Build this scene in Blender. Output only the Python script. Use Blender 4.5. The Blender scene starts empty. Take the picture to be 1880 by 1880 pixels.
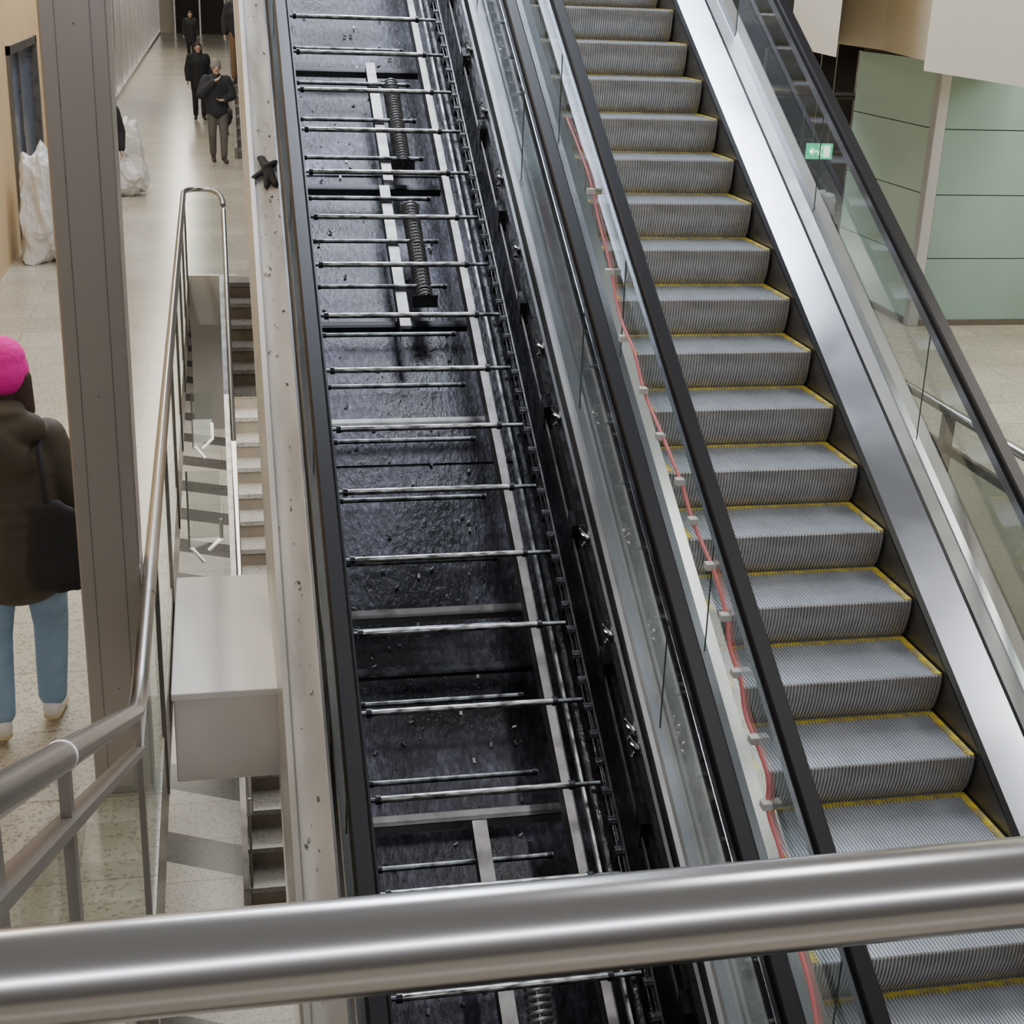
import bpy, bmesh, math, random
from mathutils import Vector, Matrix, noise
random.seed(7)
S=bpy.context.scene; COL=S.collection
PI=math.pi
# ---------------------------------------------------------------- camera
F=2600.0; CAMZ=3.3
Yc=Vector((-567,1000,-F)).normalized()
Zc=Vector((280,6760,F)); Zc=(Zc-Yc*Zc.dot(Yc)).normalized()
Xc=Yc.cross(Zc).normalized()
Mw2c=Matrix((Xc,Yc,Zc)).transposed()       # world -> camera
Rcw=Mw2c.transposed()
CAM=Vector((0,0,CAMZ))
cd=bpy.data.cameras.new('camera'); cam=bpy.data.objects.new('camera',cd); COL.objects.link(cam)
cam.matrix_world=Matrix.Translation(CAM)@Rcw.to_4x4()
cd.sensor_width=36; cd.lens=36*F/1880; cd.clip_start=.02; cd.clip_end=400
S.camera=cam
def ray(px,py): return Rcw@Vector((px-940,940-py,-F))
T30=math.tan(math.radians(30)); ZN=-3.446
def at_z(px,py,z): d=ray(px,py); return CAM+d*((z-CAM.z)/d.z)
def at_y(px,py,y): d=ray(px,py); return CAM+d*(y/d.y)
def at_x(px,py,x): d=ray(px,py); return CAM+d*(x/d.x)
def at_w(px,py,w):
    d=ray(px,py); t=(ZN+w-CAM.z)/(d.z-T30*d.y); return CAM+d*t
def iz(y,w): return ZN+T30*y+w
# ---------------------------------------------------------------- materials
def mat(name,col,rough=.5,metal=0,bump=0,bscale=50,var=0,vscale=5,col2=None,stretch=None,spec=.5,emit=None,rvar=0):
    m=bpy.data.materials.new(name); m.use_nodes=True; nt=m.node_tree; N=nt.nodes; L=nt.links
    b=N['Principled BSDF']; b.inputs['Base Color'].default_value=(*col,1); b.inputs['Roughness'].default_value=rough
    b.inputs['Metallic'].default_value=metal; b.inputs['Specular IOR Level'].default_value=spec
    if emit: b.inputs['Emission Color'].default_value=(*col,1); b.inputs['Emission Strength'].default_value=emit
    tc=N.new('ShaderNodeTexCoord'); mp=N.new('ShaderNodeMapping'); L.new(tc.outputs['Object'],mp.inputs[0])
    if stretch: mp.inputs['Scale'].default_value=stretch
    if col2 or rvar:
        n=N.new('ShaderNodeTexNoise'); n.inputs['Scale'].default_value=vscale; n.inputs['Detail'].default_value=6; L.new(mp.outputs[0],n.inputs[0])
        r=N.new('ShaderNodeValToRGB'); L.new(n.outputs['Fac'],r.inputs[0])
        r.color_ramp.elements[0].position=.5-.5*(var or .3); r.color_ramp.elements[1].position=.5+.5*(var or .3)
        if col2:
            r.color_ramp.elements[0].color=(*col2,1); r.color_ramp.elements[1].color=(*col,1)
            L.new(r.outputs[0],b.inputs['Base Color'])
        if rvar:
            q=N.new('ShaderNodeMapRange'); L.new(n.outputs['Fac'],q.inputs[0]); q.inputs[1].default_value=.35; q.inputs[2].default_value=.65
            q.inputs[3].default_value=max(.02,rough-rvar); q.inputs[4].default_value=rough+rvar; L.new(q.outputs[0],b.inputs['Roughness'])
    if bump:
        n2=N.new('ShaderNodeTexNoise'); n2.inputs['Scale'].default_value=bscale; n2.inputs['Detail'].default_value=4; L.new(mp.outputs[0],n2.inputs[0])
        bp=N.new('ShaderNodeBump'); bp.inputs['Strength'].default_value=bump; bp.inputs['Distance'].default_value=.01
        L.new(n2.outputs['Fac'],bp.inputs['Height']); L.new(bp.outputs[0],b.inputs['Normal'])
    return m
def glassmat(name,tint,lo=.02,hi=.25,dirt=0):
    m=bpy.data.materials.new(name); m.use_nodes=True; nt=m.node_tree; N=nt.nodes; L=nt.links
    N.remove(N['Principled BSDF']); out=N['Material Output']
    t=N.new('ShaderNodeBsdfTransparent'); t.inputs[0].default_value=(*tint,1)
    g=N.new('ShaderNodeBsdfGlossy'); g.inputs['Roughness'].default_value=.04
    lw=N.new('ShaderNodeLayerWeight'); lw.inputs[0].default_value=.2
    mr=N.new('ShaderNodeMapRange'); L.new(lw.outputs['Fresnel'],mr.inputs[0]); mr.inputs[3].default_value=lo; mr.inputs[4].default_value=hi
    mx=N.new('ShaderNodeMixShader'); L.new(mr.outputs[0],mx.inputs[0]); L.new(t.outputs[0],mx.inputs[1]); L.new(g.outputs[0],mx.inputs[2])
    last=mx
    if dirt:
        d=N.new('ShaderNodeBsdfDiffuse'); d.inputs[0].default_value=(.72,.80,.76,1)
        m2=N.new('ShaderNodeMixShader'); m2.inputs[0].default_value=dirt; L.new(mx.outputs[0],m2.inputs[1]); L.new(d.outputs[0],m2.inputs[2]); last=m2
    L.new(last.outputs[0],out.inputs[0]); return m
def terrazzo(name,base,joint,stripes=False,tile=.6):
    m=bpy.data.materials.new(name); m.use_nodes=True; nt=m.node_tree; N=nt.nodes; L=nt.links; b=N['Principled BSDF']
    tc=N.new('ShaderNodeTexCoord')
    v=N.new('ShaderNodeTexVoronoi'); v.inputs['Scale'].default_value=75; L.new(tc.outputs['Object'],v.inputs[0])
    sp=N.new('ShaderNodeSeparateColor'); L.new(v.outputs['Color'],sp.inputs[0])
    r=N.new('ShaderNodeValToRGB'); L.new(sp.outputs[0],r.inputs[0])
    e=r.color_ramp.elements; e[0].color=(base[0]*.6,base[1]*.58,base[2]*.55,1); e[1].color=(min(1,base[0]*1.12),base[1]*1.12,base[2]*1.12,1)
    e.new(.22).color=(base[0]*.9,base[1]*.88,base[2]*.85,1); e.new(.3).color=(*base,1)
    n=N.new('ShaderNodeTexNoise'); n.inputs['Scale'].default_value=.9; n.inputs['Detail'].default_value=5; L.new(tc.outputs['Object'],n.inputs[0])
    mx=N.new('ShaderNodeMix'); mx.data_type='RGBA'; mx.blend_type='MULTIPLY'; mx.inputs[0].default_value=.5
    L.new(r.outputs[0],mx.inputs[6]); L.new(n.outputs['Fac'],mx.inputs[7])
    br=N.new('ShaderNodeTexBrick'); br.inputs['Scale'].default_value=1; br.inputs['Brick Width'].default_value=tile*2; br.inputs['Row Height'].default_value=tile
    br.inputs['Mortar Size'].default_value=.006; br.inputs['Color1'].default_value=(1,1,1,1); br.inputs['Color2'].default_value=(.84,.84,.82,1); br.inputs['Mortar'].default_value=(*joint,1)
    L.new(tc.outputs['Object'],br.inputs[0])
    m2=N.new('ShaderNodeMix'); m2.data_type='RGBA'; m2.blend_type='MULTIPLY'; m2.inputs[0].default_value=1
    L.new(mx.outputs[2],m2.inputs[6]); L.new(br.outputs[0],m2.inputs[7]); last=m2
    if stripes:
        mp=N.new('ShaderNodeMapping'); mp.inputs['Rotation'].default_value=(0,0,.45); L.new(tc.outputs['Object'],mp.inputs[0])
        w=N.new('ShaderNodeTexWave'); w.bands_direction='Y'; w.inputs['Scale'].default_value=.30; w.inputs['Distortion'].default_value=0; L.new(mp.outputs[0],w.inputs[0])
        cr=N.new('ShaderNodeValToRGB'); cr.color_ramp.interpolation='CONSTANT'; cr.color_ramp.elements[0].color=(.22,.22,.23,1); cr.color_ramp.elements[1].position=.33; cr.color_ramp.elements[1].color=(1,1,1,1)
        L.new(w.outputs['Fac'],cr.inputs[0])
        m3=N.new('ShaderNodeMix'); m3.data_type='RGBA'; m3.blend_type='MULTIPLY'; m3.inputs[0].default_value=1
        L.new(last.outputs[2],m3.inputs[6]); L.new(cr.outputs[0],m3.inputs[7]); last=m3
    L.new(last.outputs[2],b.inputs['Base Color']); b.inputs['Roughness'].default_value=.22
    return m
M={}
M['steel']=mat('satin steel',(.64,.62,.60),.24,1)
M['rail']=mat('satin tube steel',(.55,.53,.51),.24,1)
M['column']=mat('column steel',(.43,.40,.37),.36,.65,col2=(.36,.335,.31),var=.9,vscale=1.5,stretch=(2,2,.6))
M['deck']=mat('stainless deck',(.64,.66,.70),.24,1,rvar=.06,vscale=1.2,col2=(.50,.51,.53),var=.8)
M['deckmid']=mat('central stainless deck',(.50,.53,.58),.22,1,rvar=.05,vscale=1.0,col2=(.36,.38,.41),var=.8)
M['decksoft']=mat('matt aluminium deck',(.46,.46,.46),.38,.9,rvar=.1,vscale=2)
M['darksteel']=mat('dark steel',(.20,.19,.18),.35,.9,rvar=.1,vscale=10)
M['rubber']=mat('black rubber',(.007,.007,.010),.40,0,spec=.35)
M['blackgrease']=mat('greasy black steel',(.012,.012,.015),.28,.2,bump=.25,bscale=40,rvar=.12,vscale=12,spec=.45)
M['cream']=mat('worn pale metal',(.70,.665,.62),.34,.45,col2=(.58,.545,.505),var=.7,vscale=2.5,rvar=.08,stretch=(3,.5,.5))
M['axle']=mat('worn axle steel',(.50,.50,.47),.30,1,col2=(.08,.08,.075),var=.28,vscale=16,stretch=(1,4,4))
M['axledark']=mat('oily axle steel',(.30,.33,.325),.32,1,col2=(.05,.05,.05),var=.3,vscale=14)
M['springsteel']=mat('dull spring steel',(.46,.45,.43),.42,.7,col2=(.22,.21,.20),var=.6,vscale=9)
M['bar']=mat('dull steel bar',(.40,.38,.355),.42,.8,col2=(.16,.15,.145),var=.6,vscale=9)
M['glass']=glassmat('clear balustrade glass',(.87,.93,.91),.03,.40,.015)
M['glassnear']=glassmat('reflective railing glass',(.84,.90,.86),.05,.4,.08)
M['haze']=glassmat('hazy glass',(.85,.9,.88),.05,.3,.25)
M['glassedge']=mat('glass joint',(.08,.12,.11),.2)
M['step']=mat('step aluminium',(.72,.75,.80),.32,.6,col2=(.54,.57,.62),var=.6,vscale=4)
M['riser']=mat('riser aluminium',(.60,.585,.555),.34,.5,col2=(.37,.36,.34),var=.6,vscale=5,stretch=(1,1,3))
M['yellow']=mat('yellow edge',(.84,.65,.05),.5,0,col2=(.40,.34,.16),var=.3,vscale=16)
M['skirt']=mat('dark skirt panel',(.16,.15,.14),.35,.7,rvar=.1,vscale=6)
M['floor']=terrazzo('terrazzo concourse',(.68,.62,.50),(.62,.60,.56))
M['lower']=terrazzo('terrazzo lower hall',(.78,.75,.68),(.6,.6,.58),True)
M['stair']=terrazzo('stair stone',(.34,.33,.31),(.8,.8,.8),tile=3)
M['riserstone']=mat('stair riser stone',(.15,.13,.108),.6,col2=(.21,.17,.13),var=.6,vscale=8)
M['wood']=mat('pale wood wall',(.72,.53,.30),.5,col2=(.60,.43,.23),var=.6,vscale=3,stretch=(6,6,.6))
M['navy']=mat('navy glass',(.07,.10,.17),.2)
M['white']=mat('white painted panel',(.94,.92,.89),.33,col2=(.85,.83,.80),var=.6,vscale=2)
M['whiteface']=mat('cream painted fascia',(.93,.87,.82),.5,col2=(.84,.78,.73),var=.5,vscale=2)
M['plaster']=mat('cream plaster',(.88,.78,.60),.6)
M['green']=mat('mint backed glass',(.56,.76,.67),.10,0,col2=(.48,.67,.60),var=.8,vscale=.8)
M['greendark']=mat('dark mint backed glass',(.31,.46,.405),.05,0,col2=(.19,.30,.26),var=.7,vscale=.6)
M['postmetal']=mat('kiosk post metal',(.52,.54,.56),.38,.4)
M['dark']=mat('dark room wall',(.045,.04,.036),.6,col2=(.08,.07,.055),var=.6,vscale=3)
M['darkgrey']=mat('dark grey',(.10,.10,.10),.6)
M['bag']=mat('white plastic bag',(.78,.77,.75),.4,col2=(.66,.65,.63),var=.5,vscale=6,bump=.5,bscale=10)
M['blackcloth']=mat('black cloth',(.014,.014,.016),.8,bump=.3,bscale=40)
M['navycloth']=mat('navy cloth',(.020,.021,.027),.8,bump=.3,bscale=25)
M['parka']=mat('olive brown quilted cloth',(.078,.062,.040),.7,col2=(.042,.034,.022),var=.6,vscale=7,bump=.5,bscale=9)
M['jeans']=mat('blue denim',(.30,.43,.57),.85,col2=(.20,.32,.45),var=.6,vscale=8,bump=.3,bscale=80)
M['trouser']=mat('grey trousers',(.11,.10,.09),.85,bump=.2,bscale=50)
M['browncloth']=mat('brown trousers',(.16,.09,.045),.85)
M['skin']=mat('skin',(.55,.34,.25),.5)
M['hair']=mat('dark brown hair',(.05,.028,.018),.55,bump=.4,bscale=60,stretch=(3,3,.5))
M['pinkknit']=mat('hot pink knit',(.92,.010,.38),.85,bump=.8,bscale=90,stretch=(1,1,.4))
M['greyknit']=mat('grey knit',(.22,.21,.20),.9,bump=.6,bscale=90)
M['pinksock']=mat('pink sock',(.82,.25,.35),.9)
M['shoe']=mat('off white shoe',(.80,.74,.68),.6)
M['sole']=mat('tan rubber sole',(.62,.50,.28),.7)
M['shoeblack']=mat('dark shoe',(.05,.035,.028),.5)
M['eye']=mat('eye',(.05,.035,.03),.2)
M['lip']=mat('lips',(.42,.18,.15),.5)
M['pinkcable']=mat('pink red strip cable',(.80,.24,.25),.5,emit=.08)
M['clip']=mat('white clip',(.90,.90,.87),.4)
M['exitgreen']=mat('lit exit green',(.08,.60,.30),.4,emit=1.5)
M['exitwhite']=mat('lit exit white',(.9,1,.93),.4,emit=2.2)
M['redline']=mat('red collar',(.35,.07,.06),.4)
def traymat():
    m=mat('oily drip tray',(.03,.03,.033),.33,.40,spec=.5)
    nt=m.node_tree; N=nt.nodes; L=nt.links; b=N['Principled BSDF']; tc=N.new('ShaderNodeTexCoord')
    n=N.new('ShaderNodeTexNoise'); n.inputs['Scale'].default_value=1.3; n.inputs['Detail'].default_value=8; n.inputs['Roughness'].default_value=.6; L.new(tc.outputs['Object'],n.inputs[0])
    r=N.new('ShaderNodeValToRGB'); L.new(n.outputs['Fac'],r.inputs[0]); e=r.color_ramp.elements
    e[0].position=.42; e[0].color=(.010,.009,.011,1); e[1].position=.70; e[1].color=(.12,.115,.145,1); e.new(.56).color=(.038,.035,.044,1)
    mp=N.new('ShaderNodeMapping'); mp.inputs['Scale'].default_value=(1,.45,.45); L.new(tc.outputs['Object'],mp.inputs[0])
    n3=N.new('ShaderNodeTexNoise'); n3.inputs['Scale'].default_value=34; n3.inputs['Detail'].default_value=4; n3.inputs['Roughness'].default_value=.6; L.new(mp.outputs[0],n3.inputs[0])
    r3=N.new('ShaderNodeValToRGB'); L.new(n3.outputs['Fac'],r3.inputs[0]); r3.color_ramp.elements[0].position=.45; r3.color_ramp.elements[0].color=(.75,.75,.75,1); r3.color_ramp.elements[1].position=.74; r3.color_ramp.elements[1].color=(2.4,2.4,2.5,1)
    mx=N.new('ShaderNodeMix'); mx.data_type='RGBA'; mx.blend_type='MULTIPLY'; mx.inputs[0].default_value=1; L.new(r.outputs[0],mx.inputs[6]); L.new(r3.outputs[0],mx.inputs[7])
    L.new(mx.outputs[2],b.inputs['Base Color'])
    q=N.new('ShaderNodeMapRange'); L.new(n.outputs['Fac'],q.inputs[0]); q.inputs[1].default_value=.35; q.inputs[2].default_value=.65; q.inputs[3].default_value=.20; q.inputs[4].default_value=.42; L.new(q.outputs[0],b.inputs['Roughness'])
    bp=N.new('ShaderNodeBump'); bp.inputs['Strength'].default_value=.5; bp.inputs['Distance'].default_value=.01; L.new(n3.outputs['Fac'],bp.inputs['Height']); L.new(bp.outputs[0],b.inputs['Normal'])
    return m
M['tray']=traymat()
# ---------------------------------------------------------------- builders
def wloc(o):
    v=Vector((0,0,0))
    while o is not None: v=v+o.location; o=o.parent
    return v
class MB:
    def __init__(s): s.v=[]; s.f=[]
    def add(s,vs,fs):
        n=len(s.v); s.v+= [tuple(a) for a in vs]; s.f+=[tuple(n+i for i in f) for f in fs]; return s
    def box(s,x0,x1,y0,y1,z0,z1):
        v=[(x,y,z) for z in(z0,z1) for y in(y0,y1) for x in(x0,x1)]
        return s.add(v,[(0,2,3,1),(4,5,7,6),(0,1,5,4),(2,6,7,3),(0,4,6,2),(1,3,7,5)])
    def ibox(s,x0,x1,y0,y1,w0,w1):
        v=[(x,y,iz(y,w)) for w in(w0,w1) for y in(y0,y1) for x in(x0,x1)]
        return s.add(v,[(0,2,3,1),(4,5,7,6),(0,1,5,4),(2,6,7,3),(0,4,6,2),(1,3,7,5)])
    def iprof(s,prof,y0,y1):
        n=len(prof); v=[(x,y0,iz(y0,w)) for x,w in prof]+[(x,y1,iz(y1,w)) for x,w in prof]
        return s.add(v,[(i,(i+1)%n,n+(i+1)%n,n+i) for i in range(n)]+[tuple(range(n))[::-1],tuple(range(n,2*n))])
    def prism(s,pts,z0,z1):
        n=len(pts); v=[(p[0],p[1],z0) for p in pts]+[(p[0],p[1],z1) for p in pts]
        return s.add(v,[(i,(i+1)%n,n+(i+1)%n,n+i) for i in range(n)]+[tuple(range(n))[::-1],tuple(range(n,2*n))])
    def tube(s,pts,r,n=12,rs=None):
        pts=[Vector(p) for p in pts]; rings=[]; up=Vector((.13,.21,.97)).normalized(); prev=None
        for i,p in enumerate(pts):
            t=(pts[min(i+1,len(pts)-1)]-pts[max(i-1,0)]).normalized()
            if prev is None: a=t.cross(up).normalized()
            else: a=(prev-t*prev.dot(t)).normalized()
            prev=a; b=t.cross(a); rr=rs[i] if rs else r
            rings.append([p+(a*math.cos(q)+b*math.sin(q))*rr for q in [2*PI*k/n for k in range(n)]])
        v=[q for g in rings for q in g]; f=[]
        for i in range(len(pts)-1):
            for k in range(n): f.append((i*n+k,i*n+(k+1)%n,(i+1)*n+(k+1)%n,(i+1)*n+k))
        f.append(tuple(range(n))[::-1]); f.append(tuple((len(pts)-1)*n+k for k in range(n)))
        return s.add(v,f)
    def bar(s,p,q,w,h,up=(0,0,1)):
        p=Vector(p);q=Vector(q);t=(q-p).normalized();a=t.cross(Vector(up)).normalized();b=a.cross(t)
        v=[c+a*i*w/2+b*j*h/2 for c in(p,q) for j in(-1,1) for i in(-1,1)]
        return s.add(v,[(0,2,3,1),(4,5,7,6),(0,1,5,4),(2,6,7,3),(0,4,6,2),(1,3,7,5)])
    def sphere(s,c,r,sc=(1,1,1),n=12,m=8):
        v=[];f=[]
        for i in range(m+1):
            a=PI*i/m
            for k in range(n):
                b=2*PI*k/n; v.append((c[0]+r*sc[0]*math.sin(a)*math.cos(b),c[1]+r*sc[1]*math.sin(a)*math.sin(b),c[2]+r*sc[2]*math.cos(a)))
        for i in range(m):
            for k in range(n): f.append((i*n+k,(i+1)*n+k,(i+1)*n+(k+1)%n,i*n+(k+1)%n))
        return s.add(v,f)
    def build(s,name,m,parent=None,smooth=False,bevel=0,local=False,loc=None):
        me=bpy.data.meshes.new(name)
        off=Vector((0,0,0)) if local else (wloc(parent) if parent else Vector((0,0,0)))
        if loc is not None: off=off+Vector(loc)
        me.from_pydata([tuple(Vector(a)-off) for a in s.v],[],s.f)
        bm=bmesh.new(); bm.from_mesh(me); bmesh.ops.recalc_face_normals(bm,faces=bm.faces); bm.to_mesh(me); bm.free()
        me.materials.append(M[m] if isinstance(m,str) else m)
        if smooth:
            for p in me.polygons: p.use_smooth=True
            me.set_sharp_from_angle(angle=math.radians(40))
        o=bpy.data.objects.new(name,me); COL.objects.link(o); o.parent=parent
        if loc is not None: o.location=loc
        if bevel:
            b=o.modifiers.new('b','BEVEL'); b.width=bevel; b.segments=2; b.limit_method='ANGLE'
        return o
def tag(o,label,cat,group=None,kind=None):
    if label: o['label']=label
    if cat: o['category']=cat
    if group: o['group']=group
    if kind: o['kind']=kind
    return o
def thing(name,loc,label,cat,group=None,rz=0):
    o=bpy.data.objects.new(name,None); COL.objects.link(o); o.location=loc; o.rotation_euler=(0,0,rz); o.empty_display_size=.1
    return tag(o,label,cat,group)
def struct(mb,name,m,**k):
    o=mb.build(name,m,**k); o['kind']='structure'; return o
def tubes(lst,r,n,name,m,parent):
    for pts in lst: MB().tube(pts,r,n).build(name,m,parent,smooth=True)
def blob(segs,voxel,name,m,parent,smooth=4):
    mb=MB()
    for sgm in segs:
        p0,r0,p1,r1=sgm[:4]; sc=sgm[4] if len(sgm)>4 else (1,1,1)
        p0=Vector(p0);p1=Vector(p1); L=(p1-p0).length; n=max(1,int(L/(min(r0,r1)*.35)))
        for i in range(n+1):
            t=i/n; mb.sphere(p0.lerp(p1,t),r0+(r1-r0)*t,sc,n=14,m=10)
    o=mb.build(name,m,None)
    o.data.materials.clear()
    rm=o.modifiers.new('r','REMESH'); rm.mode='VOXEL'; rm.voxel_size=voxel
    if smooth: s=o.modifiers.new('s','SMOOTH'); s.factor=.5; s.iterations=smooth
    dg=bpy.context.evaluated_depsgraph_get(); me=bpy.data.meshes.new_from_object(o.evaluated_get(dg))
    old=o.data; o.modifiers.clear(); o.data=me; bpy.data.meshes.remove(old); me.name=name
    me.materials.clear(); me.materials.append(M[m])
    for p in me.polygons: p.use_smooth=True
    o.parent=parent; return o
# ---------------------------------------------------------------- setting
LZ=-3.8
struct(MB().box(-2.35,-.30,4.3,82,-.4,0),'floor','floor')
struct(MB().box(-.30,12,16.4,82,-.4,0),'floor','floor')
struct(MB().box(4.12,12,-1,16.4,-.4,0),'floor','floor')
struct(MB().box(-8,14,-4,45,LZ-.2,LZ),'floor','lower')
struct(MB().box(-3.5,6,-3,.50,1.45,1.75),'floor','floor')
st=MB(); n=10; y0,y1=.50,4.3
for i in range(n):
    st.box(-1.9,-.36,y0+(y1-y0)*i/n,y0+(y1-y0)*(i+1)/n,-.3,1.75-(i+1)*.175 if i<n-1 else 0.0)
struct(st,'floor','stair')
struct(MB().box(-2.45,-2.3,-2,18.2,0,5),'wall_left','wood')
struct(MB().box(-2.45,-2.3,21.2,24,0,5),'wall_left','wood')
struct(MB().box(-2.45,-2.3,18.2,21.2,2.35,5),'wall_left','wood')
d=struct(MB().box(-2.42,-2.36,18.32,21.08,0,2.25),'door_1','navy')
MB().box(-2.45,-2.26,18.2,18.32,0,2.35).box(-2.45,-2.26,21.08,21.2,0,2.35).box(-2.45,-2.26,18.2,21.2,2.25,2.35).box(-2.40,-2.33,19.65,19.72,0,2.25).build('door_frame','darksteel',d)
MB().tube([(-2.30,19.5,.9),(-2.30,19.5,1.2)],.015).build('door_handle','steel',d)
w=struct(MB().box(-2.42,-2.38,24,80,0,3.6),'window_1',mat('shopfront glass',(.36,.37,.35),.06,0,col2=(.55,.52,.46),var=.7,vscale=.5))
fr=MB()
for k in range(19): fr.box(-2.42,-2.30,24+k*3.1,24.12+k*3.1,0,3.6)
fr.box(-2.42,-2.30,24,80,3.5,3.7).box(-2.42,-2.3,24,80,0,.12)
fr.build('window_frame','steel',w)
struct(MB().box(-2.45,4,81,81.3,0,5),'wall_back','plaster')
w2=struct(MB().box(-1.6,3.5,80.9,81,0,3.4),'window_2','dark')
fr=MB()
for x in (-1.6,-.3,1,2.3,3.45): fr.box(x,x+.08,80.8,80.95,0,3.4)
fr.box(-1.6,3.53,80.8,80.95,2.3,2.4).build('window_frame','steel',w2)
# column and beam casing
cx0,cx1,cy0,cy1=-.570,-.335,5.42,5.64
c=MB().box(cx0,cx1,cy0,cy1,0,6).build('column','column',bevel=.008)
tag(c,'tall square steel clad column beside the passer-by in the pink hat','column')
for x in (cx0+.055,cx1-.06): MB().box(x,x+.0025,cy0-.002,cy0+.01,0,6).build('cladding_seam','darksteel',c)
for z in (0.5,1.75,3.1): MB().sphere((cx0+.12,cy0,z),.0035,n=8,m=6).build('rivet','darkgrey',c)
b=thing('beam_cover',(0,7.2,-.6),'white painted beam casing bridging the narrow stairwell beside the dismantled escalator','beam')
p1=at_z(330,1060,-.1); p2=at_z(318,1275,-.1)
by0,by1=p2.y,p1.y
MB().box(-.29,.62,by0,by1,-.14,-.1).build('top_panel','white',b,bevel=.006)
MB().box(-.28,.6,by0+.02,by1-.02,-.62,-.14).build('fascia','whiteface',b,bevel=.01)
struct(MB().box(-.30,.24,16.38,16.44,-.55,.02),'trim_1','white')
struct(MB().box(-.30,.24,17.0,17.4,-2.0,-.42),'wall_stairwell','white')
# ---------------------------------------------------------------- stone stair
SX0,SX1=.10,1.6
def stairs(name,label,X0,X1,Ytop,ztop,Ybot,zbot,n):
    t=thing(name,((X0+X1)/2,Ybot,zbot),label,'stairs')
    tr=MB(); ri=MB()
    for i in range(n):
        ya=Ybot+(Ytop-Ybot)*i/n; yb=Ybot+(Ytop-Ybot)*(i+1)/n; z=zbot+(ztop-zbot)*(i+1)/n; z0=zbot+(ztop-zbot)*i/n
        tr.box(X0,X1,ya-.02,yb,z-.045,z); ri.box(X0+.01,X1,ya,yb,z0-.25,z-.045)
    tr.build('tread','stair',t); ri.build('riser','riserstone',t)
    MB().add([(X0-.05,Ybot-.05,zbot-.0),(X0,Ybot-.05,zbot),(X0-.05,Ytop,ztop),(X0,Ytop,ztop),(X0-.05,Ybot-.05,zbot+.2),(X0,Ybot-.05,zbot+.2),(X0-.05,Ytop,ztop+.03),(X0,Ytop,ztop+.03)],
      [(0,1,3,2),(4,6,7,5),(0,4,5,1),(2,3,7,6),(0,2,6,4),(1,5,7,3)]).build('stringer','bar',t)
    return t
stairs('stone_staircase','grey stone staircase descending to the lower hall left of the dismantled escalator',SX0,SX1,16.4,0,9.8,LZ,22)
stairs('stone_staircase','far upper stone staircase rising behind the walkers and the dog',.50,2.4,33.7,3.6,27.4,0,21)
# ---------------------------------------------------------------- railings
def arc(p0,p1,p2,n=6):
    p0,p1,p2=map(Vector,(p0,p1,p2)); return [p0*(1-t)**2+p1*2*t*(1-t)+p2*t*t for t in [i/n for i in range(n+1)]]
RX=-.30
r1=thing('railing',(RX,8,0),'long steel handrail with glass infill along the concourse edge beside the square column','railing')
path=[(RX,.95,2.65),(RX,4.10,1.09)]+arc((RX,4.1,1.09),(RX,4.28,1.0),(RX,4.5,1.0))[1:]+[(RX,10,1.0),(RX,16.0,1.0)]+arc((RX,16.0,1.0),(RX,16.3,1.0),(RX+.2,16.3,1.0))[1:]+arc((RX+.2,16.3,1),(.12,16.3,1.0),(.12,16.05,.86))[1:]
MB().tube(path,.029,24).build('handrail','rail',r1,smooth=True)
for (y,z) in ((2.35,1.957),(5.25,1.0),(9.2,1.0)):
    dy,dz=(.03,-.015) if y<4 else (.03,0)
    MB().tube([(RX,y-dy,z-dz),(RX,y+dy,z+dz)],.0305,24).build('sleeve','rail',r1,smooth=True)
MB().bar((RX,.95,2.51),(RX,4.24,.88),.045,.022).bar((RX,4.22,.885),(RX,16.3,.88),.03,.015).build('lower_bar','column',r1)
for y in (1.6,2.35,4.24):
    zt=2.65-(y-.95)*.4955-.02
    MB().box(RX-.010,RX+.010,y-.025,y+.025,zt-1.5 if y<4 else -.4,zt).build('post','column',r1)
for y in (5.9,7.6,9.3,11,12.7,14.4,16.25):
    MB().box(RX-.010,RX+.010,y-.025,y+.025,-.3,.98).build('post','darksteel',r1)
for a,bb in ((1.66,2.3),(2.42,4.18)):
    za=2.65-(a-.95)*.4955; zb=2.65-(bb-.95)*.4955
    MB().add([(RX-.006,a,za-1.0),(RX-.006,bb,zb-1.0),(RX-.006,bb,zb-.16),(RX-.006,a,za-.16)],[(0,1,2,3)]).build('glass_panel','glassnear',r1)
ys=[4.3,5.9,7.6,9.3,11,12.7,14.4,16.25]
for a,bb in zip(ys,ys[1:]):
    MB().add([(RX-.006,a+.05,-.2),(RX-.006,bb-.05,-.2),(RX-.006,bb-.05,.86),(RX-.006,a+.05,.86)],[(0,1,2,3)]).build('glass_panel','glassnear',r1)
MB().add([(RX+.03,16.3,.05),(.1,16.3,.05),(.1,16.3,.9),(RX+.03,16.3,.9)],[(0,1,2,3)]).build('end_glass','glass',r1)
r2=thing('railing',(.12,9.9,LZ),'slanting steel handrail running down the left side of the stone staircase to the lower hall','railing')
hy=lambda y: (y-16.4)*(3.8/6.6)
MB().tube([(.12,9.75,hy(9.75)+.92),(.12,16.0,hy(16)+1.05)],.026,14).build('handrail','steel',r2,smooth=True)
for y in (9.85,12,14.2,15.9):
    MB().box(.11,.13,y-.02,y+.02,hy(y)-.02,hy(y)+.95).build('post','darksteel',r2)
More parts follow.
